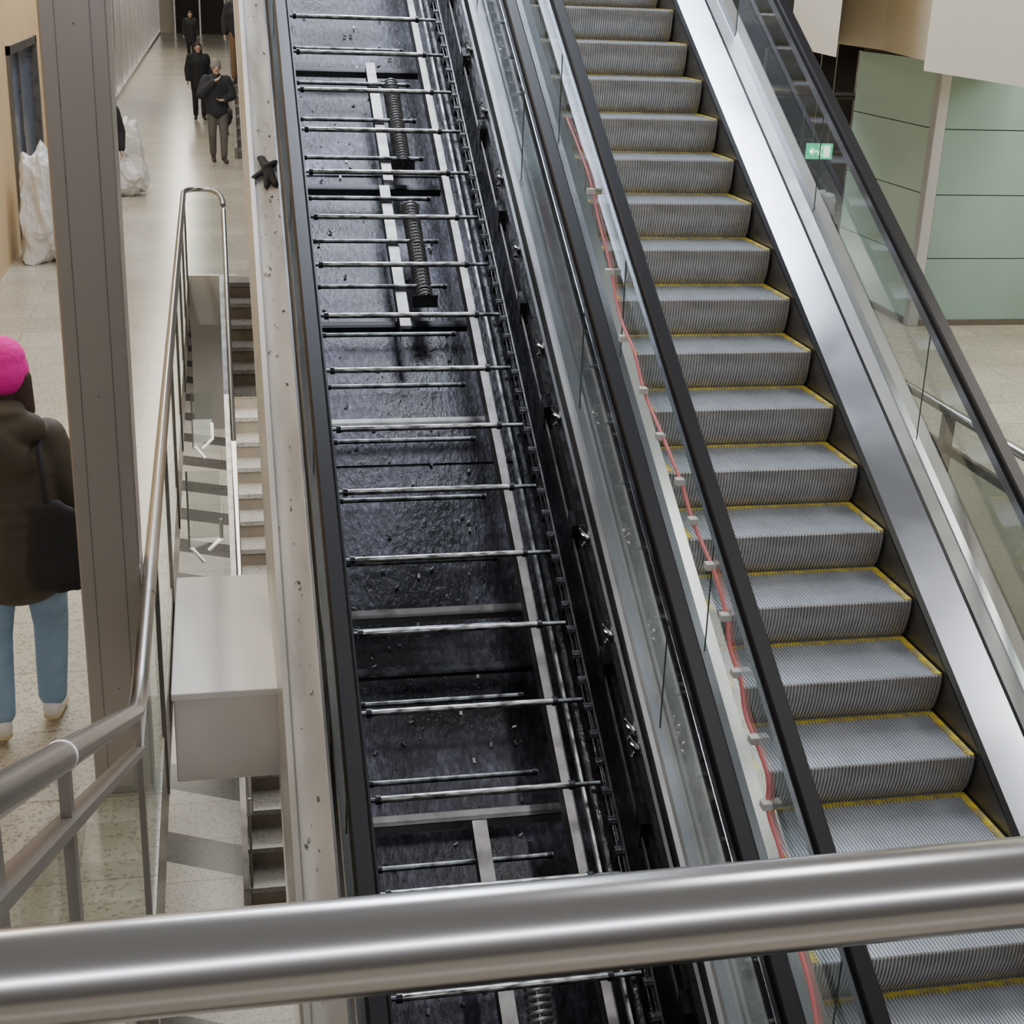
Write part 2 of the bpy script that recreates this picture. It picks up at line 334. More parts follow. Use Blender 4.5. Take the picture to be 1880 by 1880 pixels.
for k,(yy,z0,z1,x1) in enumerate(((10.6,-1.0,-.34,-.02),(13.8,-1.2,-.62,-.08))):
    g=thing('glass_screen',(-.15,yy,z0),['nearer glass screen with bright clamps in the narrow stairwell gap','farther glass screen with bright clamps in the narrow stairwell gap'][k],'glass screen')
    MB().add([(-.27,yy,z0),(x1,yy,z0+.1),(x1,yy,z1),(-.27,yy,z1)],[(0,1,2,3)]).build('glass_panel','haze',g)
    MB().tube([(-.27,yy-.01,z0),(-.27,yy-.01,z1)],.008,8).build('edge_strip','steel',g)
    MB().tube([(x1,yy-.01,z0+.26),(x1,yy-.01,z0+.1),(x1-.1,yy-.01,z0)],.016,8).build('edge_clamp','clip',g)
    MB().tube([(-.25,yy-.01,z0+.02),(-.16,yy-.01,z0-.1)],.014,8).build('lower_clamp','clip',g)
pc=at_y(940,1710,.56)
r3=thing('railing',(1.2,pc.y,1.75),'thick brushed steel tube rail crossing the whole foreground','railing')
MB().tube([(-.26,pc.y,pc.z),(0,pc.y,pc.z),(.5,pc.y,pc.z),(3.2,pc.y,pc.z)],.0232,64).build('handrail','rail',r3,smooth=True)
for x in (-.24,1.3,3.1): MB().tube([(x,pc.y-.0,1.45),(x,pc.y,pc.z-.02)],.018,12).build('post','steel',r3,smooth=True)
MB().box(-.3,3.3,.49,.62,1.45,1.75).build('base_rail','darksteel',r3)
r4=thing('railing',(4.16,6,0),'steel handrail with glass infill on the right hand floor edge behind the running escalator','railing')
RR=4.17
MB().tube([(RR,-.9,1.04),(RR,12,1.04)],.030,14).build('handrail','steel',r4,smooth=True)
MB().bar((RR,-.9,.82),(RR,12,.82),.03,.05).build('lower_bar','darksteel',r4)
for y in (.5,2,3.5,5.1,7.25,9.2,10.5,11.95): MB().box(RR-.03,RR+.03,y-.03,y+.03,-.02,1.02).build('post','bar',r4)
for y,y2 in ((3.5,5.1),(5.1,7.25),(7.25,9.2)): MB().add([(RR,y+.06,.08),(RR,y2-.06,.08),(RR,y2-.06,.8),(RR,y+.06,.8)],[(0,1,2,3)]).build('glass_panel','glassnear',r4)
struct(MB().box(4.06,4.12,-1,16.4,-.42,.03),'trim_2','darksteel')
# ---------------------------------------------------------------- running escalator
Y0,Y1=-.4,17.0
def rail_profile(x):
    return [(x-.042,1.075),(x-.042,1.105),(x-.030,1.122),(x+.030,1.122),(x+.042,1.105),(x+.042,1.075)][::-1]
def balustrade(t,xg,seed=0):
    MB().iprof(rail_profile(xg),Y0,Y1).build('handrail','rubber',t,smooth=True)
    MB().ibox(xg-.036,xg+.036,Y0,Y1,1.008,1.078).build('handrail_guide','deck',t)
    y=Y0+.1+seed
    while y<Y1-.1:
        yb=min(y+1.74,Y1)
        MB().add([(xg,y,iz(y,.33)),(xg,yb,iz(yb,.33)),(xg,yb,iz(yb,1.03)),(xg,y,iz(y,1.03))],[(0,1,2,3)]).build('glass_panel','glass',t)
        MB().add([(xg-.004,yb,iz(yb,.33)),(xg+.004,yb,iz(yb,.33)),(xg+.004,yb+.01,iz(yb,1.03)),(xg-.004,yb+.01,iz(yb,1.03))],[(0,1,2,3)]).build('panel_joint','glassedge',t)
        y+=1.75
    MB().ibox(xg-.022,xg+.022,Y0,Y1,.30,.37).build('glass_clamp','deckmid',t)
e=thing('escalator',(3.0,5,LZ),'running escalator with ribbed grey steps and yellow edged treads on the right','escalator')
XL,XR=2.37,3.51
balustrade(e,3.84,.3); balustrade(e,2.254,.9)
MB().ibox(XR,XR+.015,Y0,Y1,-.25,.26).build('skirt','skirt',e)
MB().ibox(XL-.015,XL,Y0,Y1,-.25,.26).build('skirt','skirt',e)
MB().ibox(XR-.004,XR+.03,Y0,Y1,.262,.275).build('skirt_trim','rubber',e)
MB().iprof([(XR+.03,.24),(XR+.21,.30),(XR+.21,.35),(XR+.03,.27)],Y0,Y1).build('inner_deck','deck',e)
MB().iprof([(XR+.214,.28),(XR+.226,.28),(XR+.226,.349),(XR+.214,.349)],Y0,Y1).build('deck_seam','rubber',e)
MB().iprof([(XR+.228,.30),(3.825,.31),(3.825,.362),(XR+.228,.352)],Y0,Y1).build('inner_deck','decksoft',e)
MB().iprof([(2.275,.25),(XL,.24),(XL,.268),(2.275,.30)],Y0,Y1).build('inner_deck','deckmid',e)
MB().iprof([(3.86,.30),(3.96,.28),(3.96,.33),(3.86,.355)],Y0,Y1).build('outer_deck','decksoft',e)
MB().iprof([(2.12,.28),(2.23,.30),(2.23,.352),(2.12,.335)],Y0,Y1).build('outer_deck','deckmid',e)
MB().ibox(2.12,3.96,Y0,Y1,-1.05,-1.0).ibox(3.93,3.96,Y0,Y1,-1.0,.28).ibox(2.12,2.14,Y0,Y1,-1.0,.28).build('truss_cover','decksoft',e)
SW=(XR-XL)/2-.012
def step_mesh(tread):
    XW=SW; NR=64; dpt=.010
    if tread: prof=[((-.402,0),(0,1)),((.055,0),(0,1))]
    else:
        prof=[((-.402,0),(0,1)),((-.410,-.008),(-1,0)),((-.410,-.05),(-1,0)),((-.404,-.10),(-1,0)),((-.392,-.15),(-1,0)),((-.374,-.195),(-1,0)),((-.350,-.235),(-1,0)),((-.34,-.25),(-1,0))]
    v=[];f=[];cols=[]
    p=2*XW/NR
    for i in range(NR):
        x=-XW+i*p
        cols+= [(x,0),(x+p*.60,0),(x+p*.66,1),(x+p*.94,1)]
    cols.append((XW,0))
    for x,g in cols:
        for (y,z),(ny,nz) in prof: v.append((x,y-ny*dpt*g,z-nz*dpt*g))
    n=len(prof)
    for i in range(len(cols)-1):
        for k in range(n-1): f.append((i*n+k,i*n+k+1,(i+1)*n+k+1,(i+1)*n+k))
    mb=MB(); mb.add(v,f); return mb
SC=(XL+XR)/2
def yback():
    mb=MB().box(-SW,SW,.018,.037,-.006,.003)
    for k in range(64):
        x=-SW+.003+k*.0174
        mb.box(x,x+.008,-.002,.020,-.005,.0035)
    return mb
def yside(s_):
    x=SW-.022 if s_>0 else -SW
    sd=MB().box(x,x+.022,-.40,.03,-.004,.004)
    for k in range(20): sd.box(x-.016 if s_>0 else x+.020,x+.002 if s_>0 else x+.038,-.392+k*.02,-.382+k*.02,-.004,.0035)
    return sd
first=None
for n in range(-12,27):
    lc=(SC-3.0,5.38+.4*n-5,-.34+.231*n-LZ)
    if first is None:
        body=step_mesh(True).build('step','step',e,local=True,loc=(0,0,0))
        rs=step_mesh(False).build('riser','riser',body,local=True,smooth=True)
        yb=yback().build('yellow_back_edge','yellow',body,local=True)
        y1_=yside(1).build('yellow_side_edge','yellow',body,local=True); y2_=yside(-1).build('yellow_side_edge','yellow',body,local=True)
        sps=[MB().add([(x,y,z) for x in(a_,a_+.002) for (y,z) in ((-.40,-.003),(-.385,-.2),(.03,-.02),(.05,-.003))],[(0,1,2,3),(4,7,6,5)]).build('side_plate','darkgrey',body,local=True) for a_ in (-SW-.003,SW+.001)]
        first=[body,rs,yb,y1_,y2_]+sps; body.location=lc
    else:
        nb=body.copy(); COL.objects.link(nb); nb.parent=e; nb.location=lc
        for ch in first[1:]:
            c2=ch.copy(); COL.objects.link(c2); c2.parent=nb
# strip cable taped along the glass of the running escalator
GX=2.244
cpix=[(1040,215),(1062,270),(1083,330),(1098,400),(1118,480),(1138,580),(1164,645),(1183,720),(1216,800),(1250,885),(1273,960),(1309,1045),(1332,1125),(1340,1190),(1359,1245),(1368,1310),(1391,1370),(1410,1430),(1410,1490),(1432,1560),(1450,1640),(1462,1720),(1485,1800),(1500,1880)]
raw=[at_x(a_,b_,GX) for a_,b_ in cpix]; pts=[]
for i in range(len(raw)-1):
    p0_,p1_,p2_,p3_=raw[max(i-1,0)],raw[i],raw[i+1],raw[min(i+2,len(raw)-1)]
    for k in range(5):
        t=k/5; pts.append(.5*((2*p1_)+(p2_-p0_)*t+(2*p0_-5*p1_+4*p2_-p3_)*t*t+(-p0_+3*p1_-3*p2_+p3_)*t**3))
pts.append(raw[-1])
nP=len(pts)
tag(MB().tube(pts,.009,8,rs=[.006+.0035*min(1,i/40) for i in range(nP)]).build('strip_cable','pinkcable',smooth=True),'pink red light strip cable fixed along the glass beside the running steps','cable')
for (a_,b_) in ((1088,352),(1122,500),(1148,622),(1185,718),(1216,802),(1252,885),(1276,957),(1307,1040),(1334,1133),(1356,1236),(1389,1358),(1411,1478),(1458,1700)):
    p=at_x(a_,b_,GX); o=MB().box(p.x-.034,p.x+.009,p.y-.024,p.y+.024,p.z-.014,p.z+.020).build('cable_clip','clip',bevel=.004)
    tag(o,'small white clip holding the pink strip cable','cable clip','white clips along the pink strip cable')
# ---------------------------------------------------------------- dismantled escalator
q=thing('escalator',(1.2,5,LZ),'dismantled escalator with its steps removed and oily axles and tray exposed','escalator')
balustrade(q,.461,.2); balustrade(q,1.937,.55)
MB().iprof([(.245,.25),(.42,.27),(.42,.31),(.245,.30)],Y0,Y1).build('outer_deck','cream',q)
MB().ibox(.235,.262,Y0,Y1,.28,.335).build('deck_lip','cream',q)
MB().ibox(.405,.418,Y0,Y1,.29,.345).build('deck_lip','deck',q)
MB().ibox(.235,.25,Y0,Y1,-.75,.28).build('side_cladding','cream',q)
MB().iprof([(1.96,.28),(2.09,.27),(2.09,.335),(1.96,.352)],Y0,Y1).build('outer_deck','deckmid',q)
MB().ibox(1.845,1.862,Y0,Y1,.24,.30).build('inner_deck_edge','deck',q)
MB().ibox(1.885,1.915,Y0,Y1,.27,.33).build('inner_deck_edge','decksoft',q)
y=Y0; k=0
while y<Y1:
    MB().ibox(.5,1.85,y,min(Y1,y+1.26),-1.02+.012*(k%2),-.95+.012*(k%2)).build('drip_tray','tray',q); y+=1.25; k+=1
MB().ibox(.24,2.1,Y0,Y1,-1.10,-1.03).build('truss_cover','cream',q)
MB().ibox(1.83,1.85,Y0,Y1,-1.0,.24).build('truss_side','blackgrease',q)
MB().ibox(.50,.53,Y0,Y1,-1.0,.9).build('skirt','rubber',q)
MB().ibox(1.575,1.625,Y0,Y1,-.32,-.30).ibox(1.575,1.583,Y0,Y1,-.42,-.31).build('guide_rail','bar',q)
MB().ibox(1.640,1.655,Y0,Y1,-.20,-.16).build('guide_rail','axledark',q)
MB().ibox(1.665,1.685,Y0,Y1,-.13,-.08).build('guide_rail','blackgrease',q)
MB().ibox(1.752,1.762,Y0,Y1,-.10,-.06).build('guide_rail','darksteel',q)
MB().ibox(1.805,1.815,Y0,Y1,.06,.09).build('guide_rail','darksteel',q)
MB().ibox(.555,.585,Y0,Y1,-.18,-.10).build('guide_rail','blackgrease',q)
ch=MB(); k=0; y=Y0+.1
while y<Y1-.2:
    a=Vector((1.715,y,iz(y,-.03))); bb=Vector((1.715,y+.133,iz(y+.133,-.03)))
    ch.bar(a+Vector((-.011 if k%2 else -.005,0,0)),bb+Vector((-.011 if k%2 else -.005,0,0)),.006,.05).bar(a+Vector((.011 if k%2 else .005,0,0)),bb+Vector((.011 if k%2 else .005,0,0)),.006,.05)
    ch.tube([a-Vector((.022,0,0)),a+Vector((.022,0,0))],.036,12)
    y+=.133; k+=1
ch.build('chain','blackgrease',q,smooth=True)
pA=at_w(670,1458,-.03); yA=pA.y-.03
for n in range(-7,22):
    y=yA+.4*n; z=iz(y,-.03)
    if y>Y1-.2 or y<Y0+.2: continue
    a=MB().tube([(.64,y,z),(1.56,y,z)],.0170,14).build('step_axle','axle',q,smooth=True)
    tubes([[(.565,y,z),(.64,y,z)],[(1.56,y,z),(1.70,y,z)]],.012,10,'axle_end','axledark',a)
    tubes([[(.635,y,z),(.66,y,z)],[(1.55,y,z),(1.575,y,z)],[(.585,y,z),(.607,y,z)]],.023,14,'collar','blackgrease',a)
pB=at_w(605,812,-.6); yB=pB.y
for n in range(-14,18):
    y=yB+.4*n; z=iz(y,-.6)
    if y>Y1-.2 or y<Y0+.2: continue
    a=MB().tube([(.66,y,z),(1.53,y,z)],.015,12).build('return_axle','axledark',q,smooth=True)
    tubes([[(.58,y,z),(.66,y,z)]],.011,10,'axle_end','axledark',a)
    tubes([[(.665,y,z),(.685,y,z)],[(1.50,y,z),(1.525,y,z)]],.019,12,'collar','blackgrease',a)
for (px,py,m_,hh) in ((560,130,'rubber',.045),(570,347,'rubber',.045),(590,602,'rubber',.035),(610,783,'bar',.03),(640,1138,'darksteel',.035),(650,1246,'blackgrease',.02),(680,1520,'bar',.05)):
    y=at_w(px,py,-.8).y
    MB().ibox(.52,1.66,y,y+.02,-.80-hh,-.80).ibox(.52,1.66,y,y+.05,-.805,-.80).build('cross_member',m_,q)
def cbar(pa,pb,w_,name='centre_bar'):
    a=at_w(*pa,w_); b2=at_w(*pb,w_); x=(a.x+b2.x)/2
    MB().ibox(x-.036,x+.036,b2.y,a.y,w_-.02,w_).ibox(x-.036,x-.030,b2.y,a.y,w_-.1,w_-.015).build(name,'bar',q)
cbar((680,115),(712,330),-.62); cbar((708,340),(742,598),-.62); cbar((885,1505),(935,1900),-.45)
def spring(pa,pb,w_):
    a=at_w(*pa,w_); b2=at_w(*pb,w_); L=(b2-a).length; dr=(b2-a).normalized(); u=Vector((1,0,0)); u=(u-dr*u.dot(dr)).normalized(); v=dr.cross(u)
    n=int(L/.032); pts=[a+dr*L*i/(n*12)+(u*math.cos(2*PI*i/12)+v*math.sin(2*PI*i/12))*.055 for i in range(n*12+1)]
    s=MB().tube(pts,.0080,6).build('coil_spring','springsteel',q,smooth=True)
    MB().bar(b2-Vector((.085,0,0)),b2+Vector((.085,0,0)),.03,.08).build('end_plate','blackgrease',s)
    MB().bar(a-Vector((.07,0,0)),a+Vector((.07,0,0)),.03,.05).build('end_plate','bar',s)
    MB().tube([a,b2],.012,8).build('spring_rod','bar',s)
spring((716,155),(740,302),-.62); spring((752,380),(780,553),-.62); spring((975,1740),(1004,1960),-.45)
for (px,py) in ((878,95),(897,207),(928,330),(953,460),(993,640),(1027,768),(1075,988),(1119,1165),(1153,1340),(1166,1372)):
    c0=at_w(px,py,.24); y_=c0.y; x_=1.832
    pts=[(x_-.004-.016*math.sin(t*1.3),y_+.05*math.sin(t)*(1-.03*t),iz(y_,.24)+.018*math.cos(t)-.007*t+.05) for t in [i*.5 for i in range(30)]]
    MB().tube(pts,.007,6).build('wire_clamp','steel',q,smooth=True)
for i in range(14):
    y=3+i*.75; MB().ibox(1.80,1.83,y,y+.09,.03,.16).build('bracket','blackgrease',q)
de=MB(); random.seed(3)
for i in range(900):
    if i<200: x=random.gauss(.33,.035); x=min(.40,max(.27,x)); w_=.312
    else: x=random.uniform(.6,1.55); w_=-.935
    y=random.uniform(2.5,14)
    if i<200: y+=.25*math.sin(i*1.7)
    r=random.choice((.0015,.002,.003,.004,.0075))*(1.5 if i>=200 else 1)
    a_=random.uniform(0,PI); dx,dy=r*math.cos(a_),r*math.sin(a_)
    de.bar((x-dx,y-dy,iz(y-dy,w_)),(x+dx,y+dy,iz(y+dy,w_)+r*.4),r*1.3,r*.8)
dd=de.build('debris','bar'); tag(dd,'crumbs and flakes scattered over the dismantled escalator','debris',kind='stuff')
c0=at_w(490,315,.33)
def rp(dx,dy,h): return (c0.x+dx,c0.y+dy,iz(c0.y+dy,.325)+h)
rgo=blob([(rp(-.03,.11,.01),.024,rp(.0,.0,.03),.028,(1.2,1,.7)),(rp(0,0,.03),.028,rp(.055,.07,.01),.020),(rp(0,0,.02),.026,rp(-.085,-.05,.0),.020,(1,1,.7)),(rp(.01,0,.02),.028,rp(.045,-.10,.0),.022),(rp(0,-.02,.015),.022,rp(-.01,-.12,.0),.015)],.006,'rag','blackcloth',None,3)
tag(rgo,'crumpled black rag lying on the cream outer deck','rag')
# ---------------------------------------------------------------- right hand side
gx,gy=7.25,13.7
kz=thing('glass_kiosk',(gx+2,gy+2,0),'green glass panelled kiosk with a steel corner post','kiosk')
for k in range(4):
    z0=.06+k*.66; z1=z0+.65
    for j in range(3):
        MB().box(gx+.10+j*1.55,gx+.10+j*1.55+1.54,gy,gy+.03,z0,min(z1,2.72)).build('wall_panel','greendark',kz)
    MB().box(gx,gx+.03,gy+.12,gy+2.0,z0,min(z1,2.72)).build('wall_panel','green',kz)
MB().box(gx-.04,gx+.08,gy-.04,gy+.08,0,2.8).build('corner_post','postmetal',kz,bevel=.01)
MB().box(gx-.03,gx+4.8,gy-.03,gy+.02,0,.06).box(gx-.03,gx+.02,gy,gy+2.05,0,.06).build('base_rail','darksteel',kz)
MB().box(gx+.04,gx+4.7,gy+.04,gy+2.0,0,2.72).build('core','dark',kz)
def V2(px,py,z): p=at_z(px,py,z); return (p.x,p.y)
A=V2(1450,85,2.75); D=V2(1700,112,2.75); E=V2(2100,170,2.75)
struct(MB().prism([A,V2(1535,105,2.75),V2(1536,80,2.75),V2(1620,92,2.75),D,E,(E[0]+2,E[1]+5),(A[0]+1,A[1]+1.5)],2.75,6),'ceiling','plaster')
struct(MB().prism([V2(1696,130,2.72),V2(1880,160,2.72),V2(2100,195,2.72),(E[0]+2,E[1]+5),V2(1697,100,2.72)],2.72,6),'ceiling','plaster')
struct(MB().box(4.3,15,22,22.2,0,6),'wall_back','dark')
struct(MB().box(4.3,12,17.4,22,2.9,3.0),'ceiling','dark')
struct(MB().box(12,12.2,-1,22,0,6),'wall_right','plaster')
sc=thing('scaffold',(6.6,19,0),'steel scaffold frame standing in the dark bay left of the kiosk','scaffold')
for x in (5.6,7.1,8.4):
    for y in (18.2,19.8): MB().tube([(x,y,0),(x,y,2.6)],.024,8).build('upright','bar',sc,smooth=True)
for z in (.5,1.3,2.0): tubes([[(5.5,18.2,z),(8.6,18.2,z)],[(5.5,19.8,z),(8.6,19.8,z)]],.024,8,'ledger','bar',sc)
tubes([[(5.6,18.2,.5),(7.1,18.2,2.0)],[(8.4,18.2,.5),(7.1,18.2,2.0)]],.02,8,'brace','bar',sc)
MB().box(5.5,8.6,18.15,19.85,2.03,2.07).build('plank','bar',sc)
def crumple(name,m,c,size,seed,amp=.12,rz=0,label='',cat='bag',group=None):
    bm=bmesh.new(); bmesh.ops.create_cube(bm,size=1); bmesh.ops.subdivide_edges(bm,edges=bm.edges,cuts=14,use_grid_fill=True)
    for v in bm.verts:
        p=v.co.copy(); r=p.normalized()*.62; p=p.lerp(r,.35)
        nz=noise.noise(Vector((p.x*3+seed,p.y*3,p.z*3)))+.5*noise.noise(Vector((p.x*8+seed,p.y*8,p.z*8)))-.6*abs(noise.noise(Vector((p.x*5,p.y*5+seed,p.z*5))))
        p=p*(1+amp*2*nz)
        w_=1.12-.25*(p.z+.5)
        v.co=Vector((p.x*size[0]*w_,p.y*size[1]*w_,max(0,(p.z+.5))*size[2]))
    me=bpy.data.meshes.new(name); bm.to_mesh(me); bm.free()
    for p in me.polygons: p.use_smooth=False
    me.materials.append(M[m]); o=bpy.data.objects.new(name,me); COL.objects.link(o); o.location=c; o.rotation_euler=(0,0,rz)
    return tag(o,label,cat,group)
crumple('covered_machine','bag',(7.0,16.9,0),(1.1,.8,1.0),5,label='equipment draped in pale plastic sheet in the dark bay',cat='machine')
p=at_y(1505,278,17.0)
ex=thing('exit_sign',(p.x,17.0,p.z-.11),'lit green exit sign hanging in the dark bay behind the escalator glass','exit sign')
sx,sz=.17,.095
MB().box(p.x-sx,p.x+sx,17.0,17.04,p.z-sz,p.z+sz).build('sign_face','exitgreen',ex)
pic=MB(); X,Z=p.x,p.z; yy=16.99
pic.box(X+.05,X+.13,yy-.002,yy,Z-.07,Z+.07)
pic.bar((X-.13,yy,Z),(X-.03,yy,Z),.004,.02).bar((X-.13,yy,Z),(X-.09,yy,Z+.04),.004,.018).bar((X-.13,yy,Z),(X-.09,yy,Z-.04),.004,.018)
pic.sphere((X+.02,yy,Z+.055),.014,(1,.2,1)).bar((X+.015,yy,Z+.035),(X,yy,Z-.01),.004,.022).bar((X,yy,Z-.01),(X+.03,yy,Z-.06),.004,.014).bar((X,yy,Z-.01),(X-.03,yy,Z-.045),.004,.014)
pic.build('pictogram','exitwhite',ex)
tubes([[(p.x-.1,17.02,p.z+sz),(p.x-.1,17.02,2.74)],[(p.x+.1,17.02,p.z+sz),(p.x+.1,17.02,2.74)]],.006,6,'hanger','steel',ex)
crumple('bulk_bag','bag',(-1.90,17.5,0),(.52,.75,1.2),1,label='large crumpled white plastic bulk bag against the wood wall near the navy door',cat='bag')
b2=at_z(236,362,0); crumple('bulk_bag','bag',(b2.x-.12,b2.y+.3,0),(.70,.65,1.1),9,label='white plastic bulk bag partly hidden behind the steel column',cat='bag')
# ---------------------------------------------------------------- people
def hand(segs,wr,d,side,r=.0085):
    d=Vector(d).normalized(); lat=Vector((0,1,0)); lat=(lat-d*lat.dot(d)).normalized(); nrm=d.cross(lat)
    wr=Vector(wr); palm=wr+d*.08
    segs.append((wr,.026,palm,.022))
    for k,(o_,L) in enumerate(((.033,.070),(.011,.08),(-.011,.075),(-.031,.058))):
        a=wr+d*.075+lat*o_; b_=a+d*L*.55+nrm*side*.008; c_=b_+d*L*.4+nrm*side*.025
        segs.append((wr+lat*o_*.5,.016,a,r*1.25)); segs.append((a,r*1.1,b_,r)); segs.append((b_,r,c_,r*.85))
    a=wr+d*.02+lat*.03; b_=a+d*.035+lat*.022; segs.append((a,r*1.4,b_,r*1.15)); segs.append((b_,r*1.1,b_+d*.03+lat*.004,r*.95))
def person(label,loc,rz,H,vox,coat,legs,shoe,J,coatlen=.62,hat=None,hair=None,puff=1.0,sole=None,sock=None,coatr=1.0,tilt=0,legr=1.0,soft=4,extra=()):
    s=H/1.75
    t=thing('person',loc,label,'person',rz=rz); t.scale=(s,s,s)
    g=lambda k,dv: Vector(J.get(k,dv))
    pel=g('pelvis',(0,0,.96)); chest=g('chest',(0,.0,1.28)); nk=g('neck',(0,-.01,1.49)); hd=g('head',(0,.02,1.63))
    sh={}; el={}; wr={}; hp={}; kn={}; an={}; to={}
    for n_,sx in (('l',-1),('r',1)):
        sh[n_]=g('sh'+n_,(sx*.175,0,1.42)); el[n_]=g('el'+n_,(sx*.25,-.03,1.14)); wr[n_]=g('wr'+n_,(sx*.26,.05,.90))
        hp[n_]=g('hp'+n_,(sx*.09,0,.92)); kn[n_]=g('kn'+n_,(sx*.10,.02,.50)); an[n_]=g('an'+n_,(sx*.10,0,.09)); to[n_]=g('to'+n_,tuple(an[n_]+Vector((sx*.02,.15,-.05))))
    B=[(pel,.11,chest,.12,(1.25,.85,1)),(chest,.12,nk-Vector((0,0,.08)),.09,(1.45,.8,1)),(nk-Vector((0,0,.07)),.058,hd,.055)]
    fd=(Vector((0,1,0))*math.cos(tilt)+Vector((0,0,-1))*math.sin(tilt))
    B+=[(hd,.088,hd+Vector((0,-.018,.025)),.088,(.86,1.05,1.12)),(hd+fd*.03+Vector((0,0,-.06)),.052,hd+fd*.045+Vector((0,0,-.075)),.042,(1,1,1)),
        (hd+fd*.095+Vector((0,0,.012)),.011,hd+fd*.112+Vector((0,0,-.022)),.014)]
    for sx in (-1,1): B.append((hd+Vector((sx*.078,-.005,.01)),.016,hd+Vector((sx*.080,-.01,-.02)),.012,(.6,1,1.3)))
    for n_,sx in (('l',-1),('r',1)):
        B+=[(chest.lerp(sh[n_],.6),.07,sh[n_],.06),(sh[n_],.055,el[n_],.042),(el[n_],.042,wr[n_],.027)]
        hand(B,wr[n_],J.get('hd'+n_,tuple((wr[n_]-el[n_]))),-sx)
        B+=[(hp[n_],.088,kn[n_],.056),(kn[n_],.056,an[n_],.036),(an[n_],.034,to[n_]+Vector((0,0,.01)),.026)]
    blob(B,vox,'body','skin',t,3)
    T=[(pel,.12,pel-Vector((0,0,.06)),.12,(1.2,.9,1))]
    for n_ in 'lr': T+=[(hp[n_],.102*legr,kn[n_],.074*legr),(kn[n_],.074*legr,an[n_].lerp(kn[n_],.12),.062*legr)]
    blob(T,vox*1.3,'trousers',legs,t,4)
    Cc=[(Vector((pel.x,pel.y,coatlen+.13)),.145*coatr,chest,.145*puff,(1.22,.95,1)),(chest,.145*puff,nk-Vector((0,0,.07)),.095*puff,(1.45,.92,1)),(nk-Vector((0,0,.06)),.08,nk+Vector((0,0,-.01)),.075*puff)]
    for n_ in 'lr': Cc+=[(chest.lerp(sh[n_],.55),.09*puff,sh[n_],.078*puff),(sh[n_],.078*puff,el[n_],.066*puff),(el[n_],.066*puff,el[n_].lerp(wr[n_],.92),.046*puff)]
    Cc+=list(extra)
    blob(Cc,vox*1.3,'coat',coat,t,soft)
    for n_ in 'lr':
        f=(to[n_]-an[n_]); hl=an[n_]-f.normalized()*.035+Vector((0,0,-.035))
        so=blob([(hl+Vector((0,0,.01)),.042,an[n_]+Vector((0,0,.01)),.043),(hl,.037,to[n_],.038,(1.1,1,.9)),(an[n_]+Vector((0,0,-.005)),.042,to[n_]+Vector((0,0,.01)),.034)],vox,'shoe',shoe,t,2)
        if sole: blob([(hl+Vector((0,0,-.025)),.036,to[n_]+Vector((0,0,-.02)),.038,(1.15,1.1,.5))],vox,'sole',sole,so,1)
        if sock: blob([(an[n_]+Vector((0,0,.03)),.048,an[n_].lerp(kn[n_],.17),.052)],vox,'sock',sock,t,2)
    if hair: blob([(hd+Vector((0,-.03,.035)),.092,hd+Vector((0,-.02,.04)),.092,(.95,1.05,1.05))]+[(hd+Vector((sx*.06,-.045,.0)),.045,hd+Vector((sx*.07,-.05,-.13)),.04) for sx in (-1,0,1)],vox,'hair',hair,t,3)
    if hat: blob([(hd+Vector((0,-.02,.03)),.106,hd+Vector((0,-.022,.075)),.096,(.94,1.06,1.0))],vox,'hat',hat,t,3)
    for sx in (-1,1): MB().sphere(hd+fd*.083+Vector((sx*.030,0,.008)),.0095).build('eye','eye',t,local=True,smooth=True)
    ms=hd+fd*.092+Vector((0,0,-.050)); MB().sphere(ms,.02,(1,.35,.28)).build('mouth','lip',t,local=True,smooth=True)
    return t
pf=at_z(64,1352,0)
pk=person('person from behind in hot pink beanie, olive brown parka and blue jeans',pf,math.radians(8),1.80,.008,'parka','jeans','shoe',
  dict(anl=(-.13,-.02,.10),tol=(-.15,.13,.04),knl=(-.125,.03,.50),anr=(.09,.12,.10),tor=(.12,.27,.045),knr=(.11,.11,.50),
       shl=(-.15,0,1.39),shr=(.155,0,1.38),ell=(-.26,-.03,1.13),wrl=(-.27,.10,.92),elr=(.255,-.04,1.12),wrr=(.265,.06,.90),head=(.01,.03,1.635),neck=(-.01,-.01,1.49)),
  coatlen=.72,hat='pinkknit',hair='hair',puff=1.02,sole='sole',sock='pinksock',coatr=1.22,legr=1.04,soft=12,
  extra=[((0,-.0,.82),.175,(0,-.01,1.25),.155,(1.28,.95,1)),((-.09,-.10,1.45),.075,(.08,-.10,1.45),.075,(1,.8,.9)),((-.05,-.13,1.40),.075,(.04,-.13,1.32),.06,(1.2,.8,1.1)),((0,-.09,1.52),.06,(0,-.06,1.53),.06,(1.4,1,.6))])
tB=thing('shoulder_bag',(pf.x+.19,pf.y-.19,.86),'black cloth bag hanging from the shoulder of the person in the pink beanie','bag')
blob([((-.06,-.01,.0),.06,(.06,-.01,.0),.06,(1,.6,1)),((-.07,-.01,.0),.06,(-.05,-.01,.30),.05,(1,.6,1)),((.07,-.01,.0),.06,(.05,-.01,.28),.045,(1,.6,1)),((0,-.01,.0),.07,(0,-.01,.30),.055,(1,.6,1))],.01,'bag_body','blackcloth',tB,6)
MB().tube([(-.03,-.01,.32),(-.035,-.02,.42),(-.04,.0,.48),(-.05,.04,.56),(-.05,.12,.58)],.012,8).build('strap','blackcloth',tB,local=True,smooth=True)
pm=at_z(402,298,0)
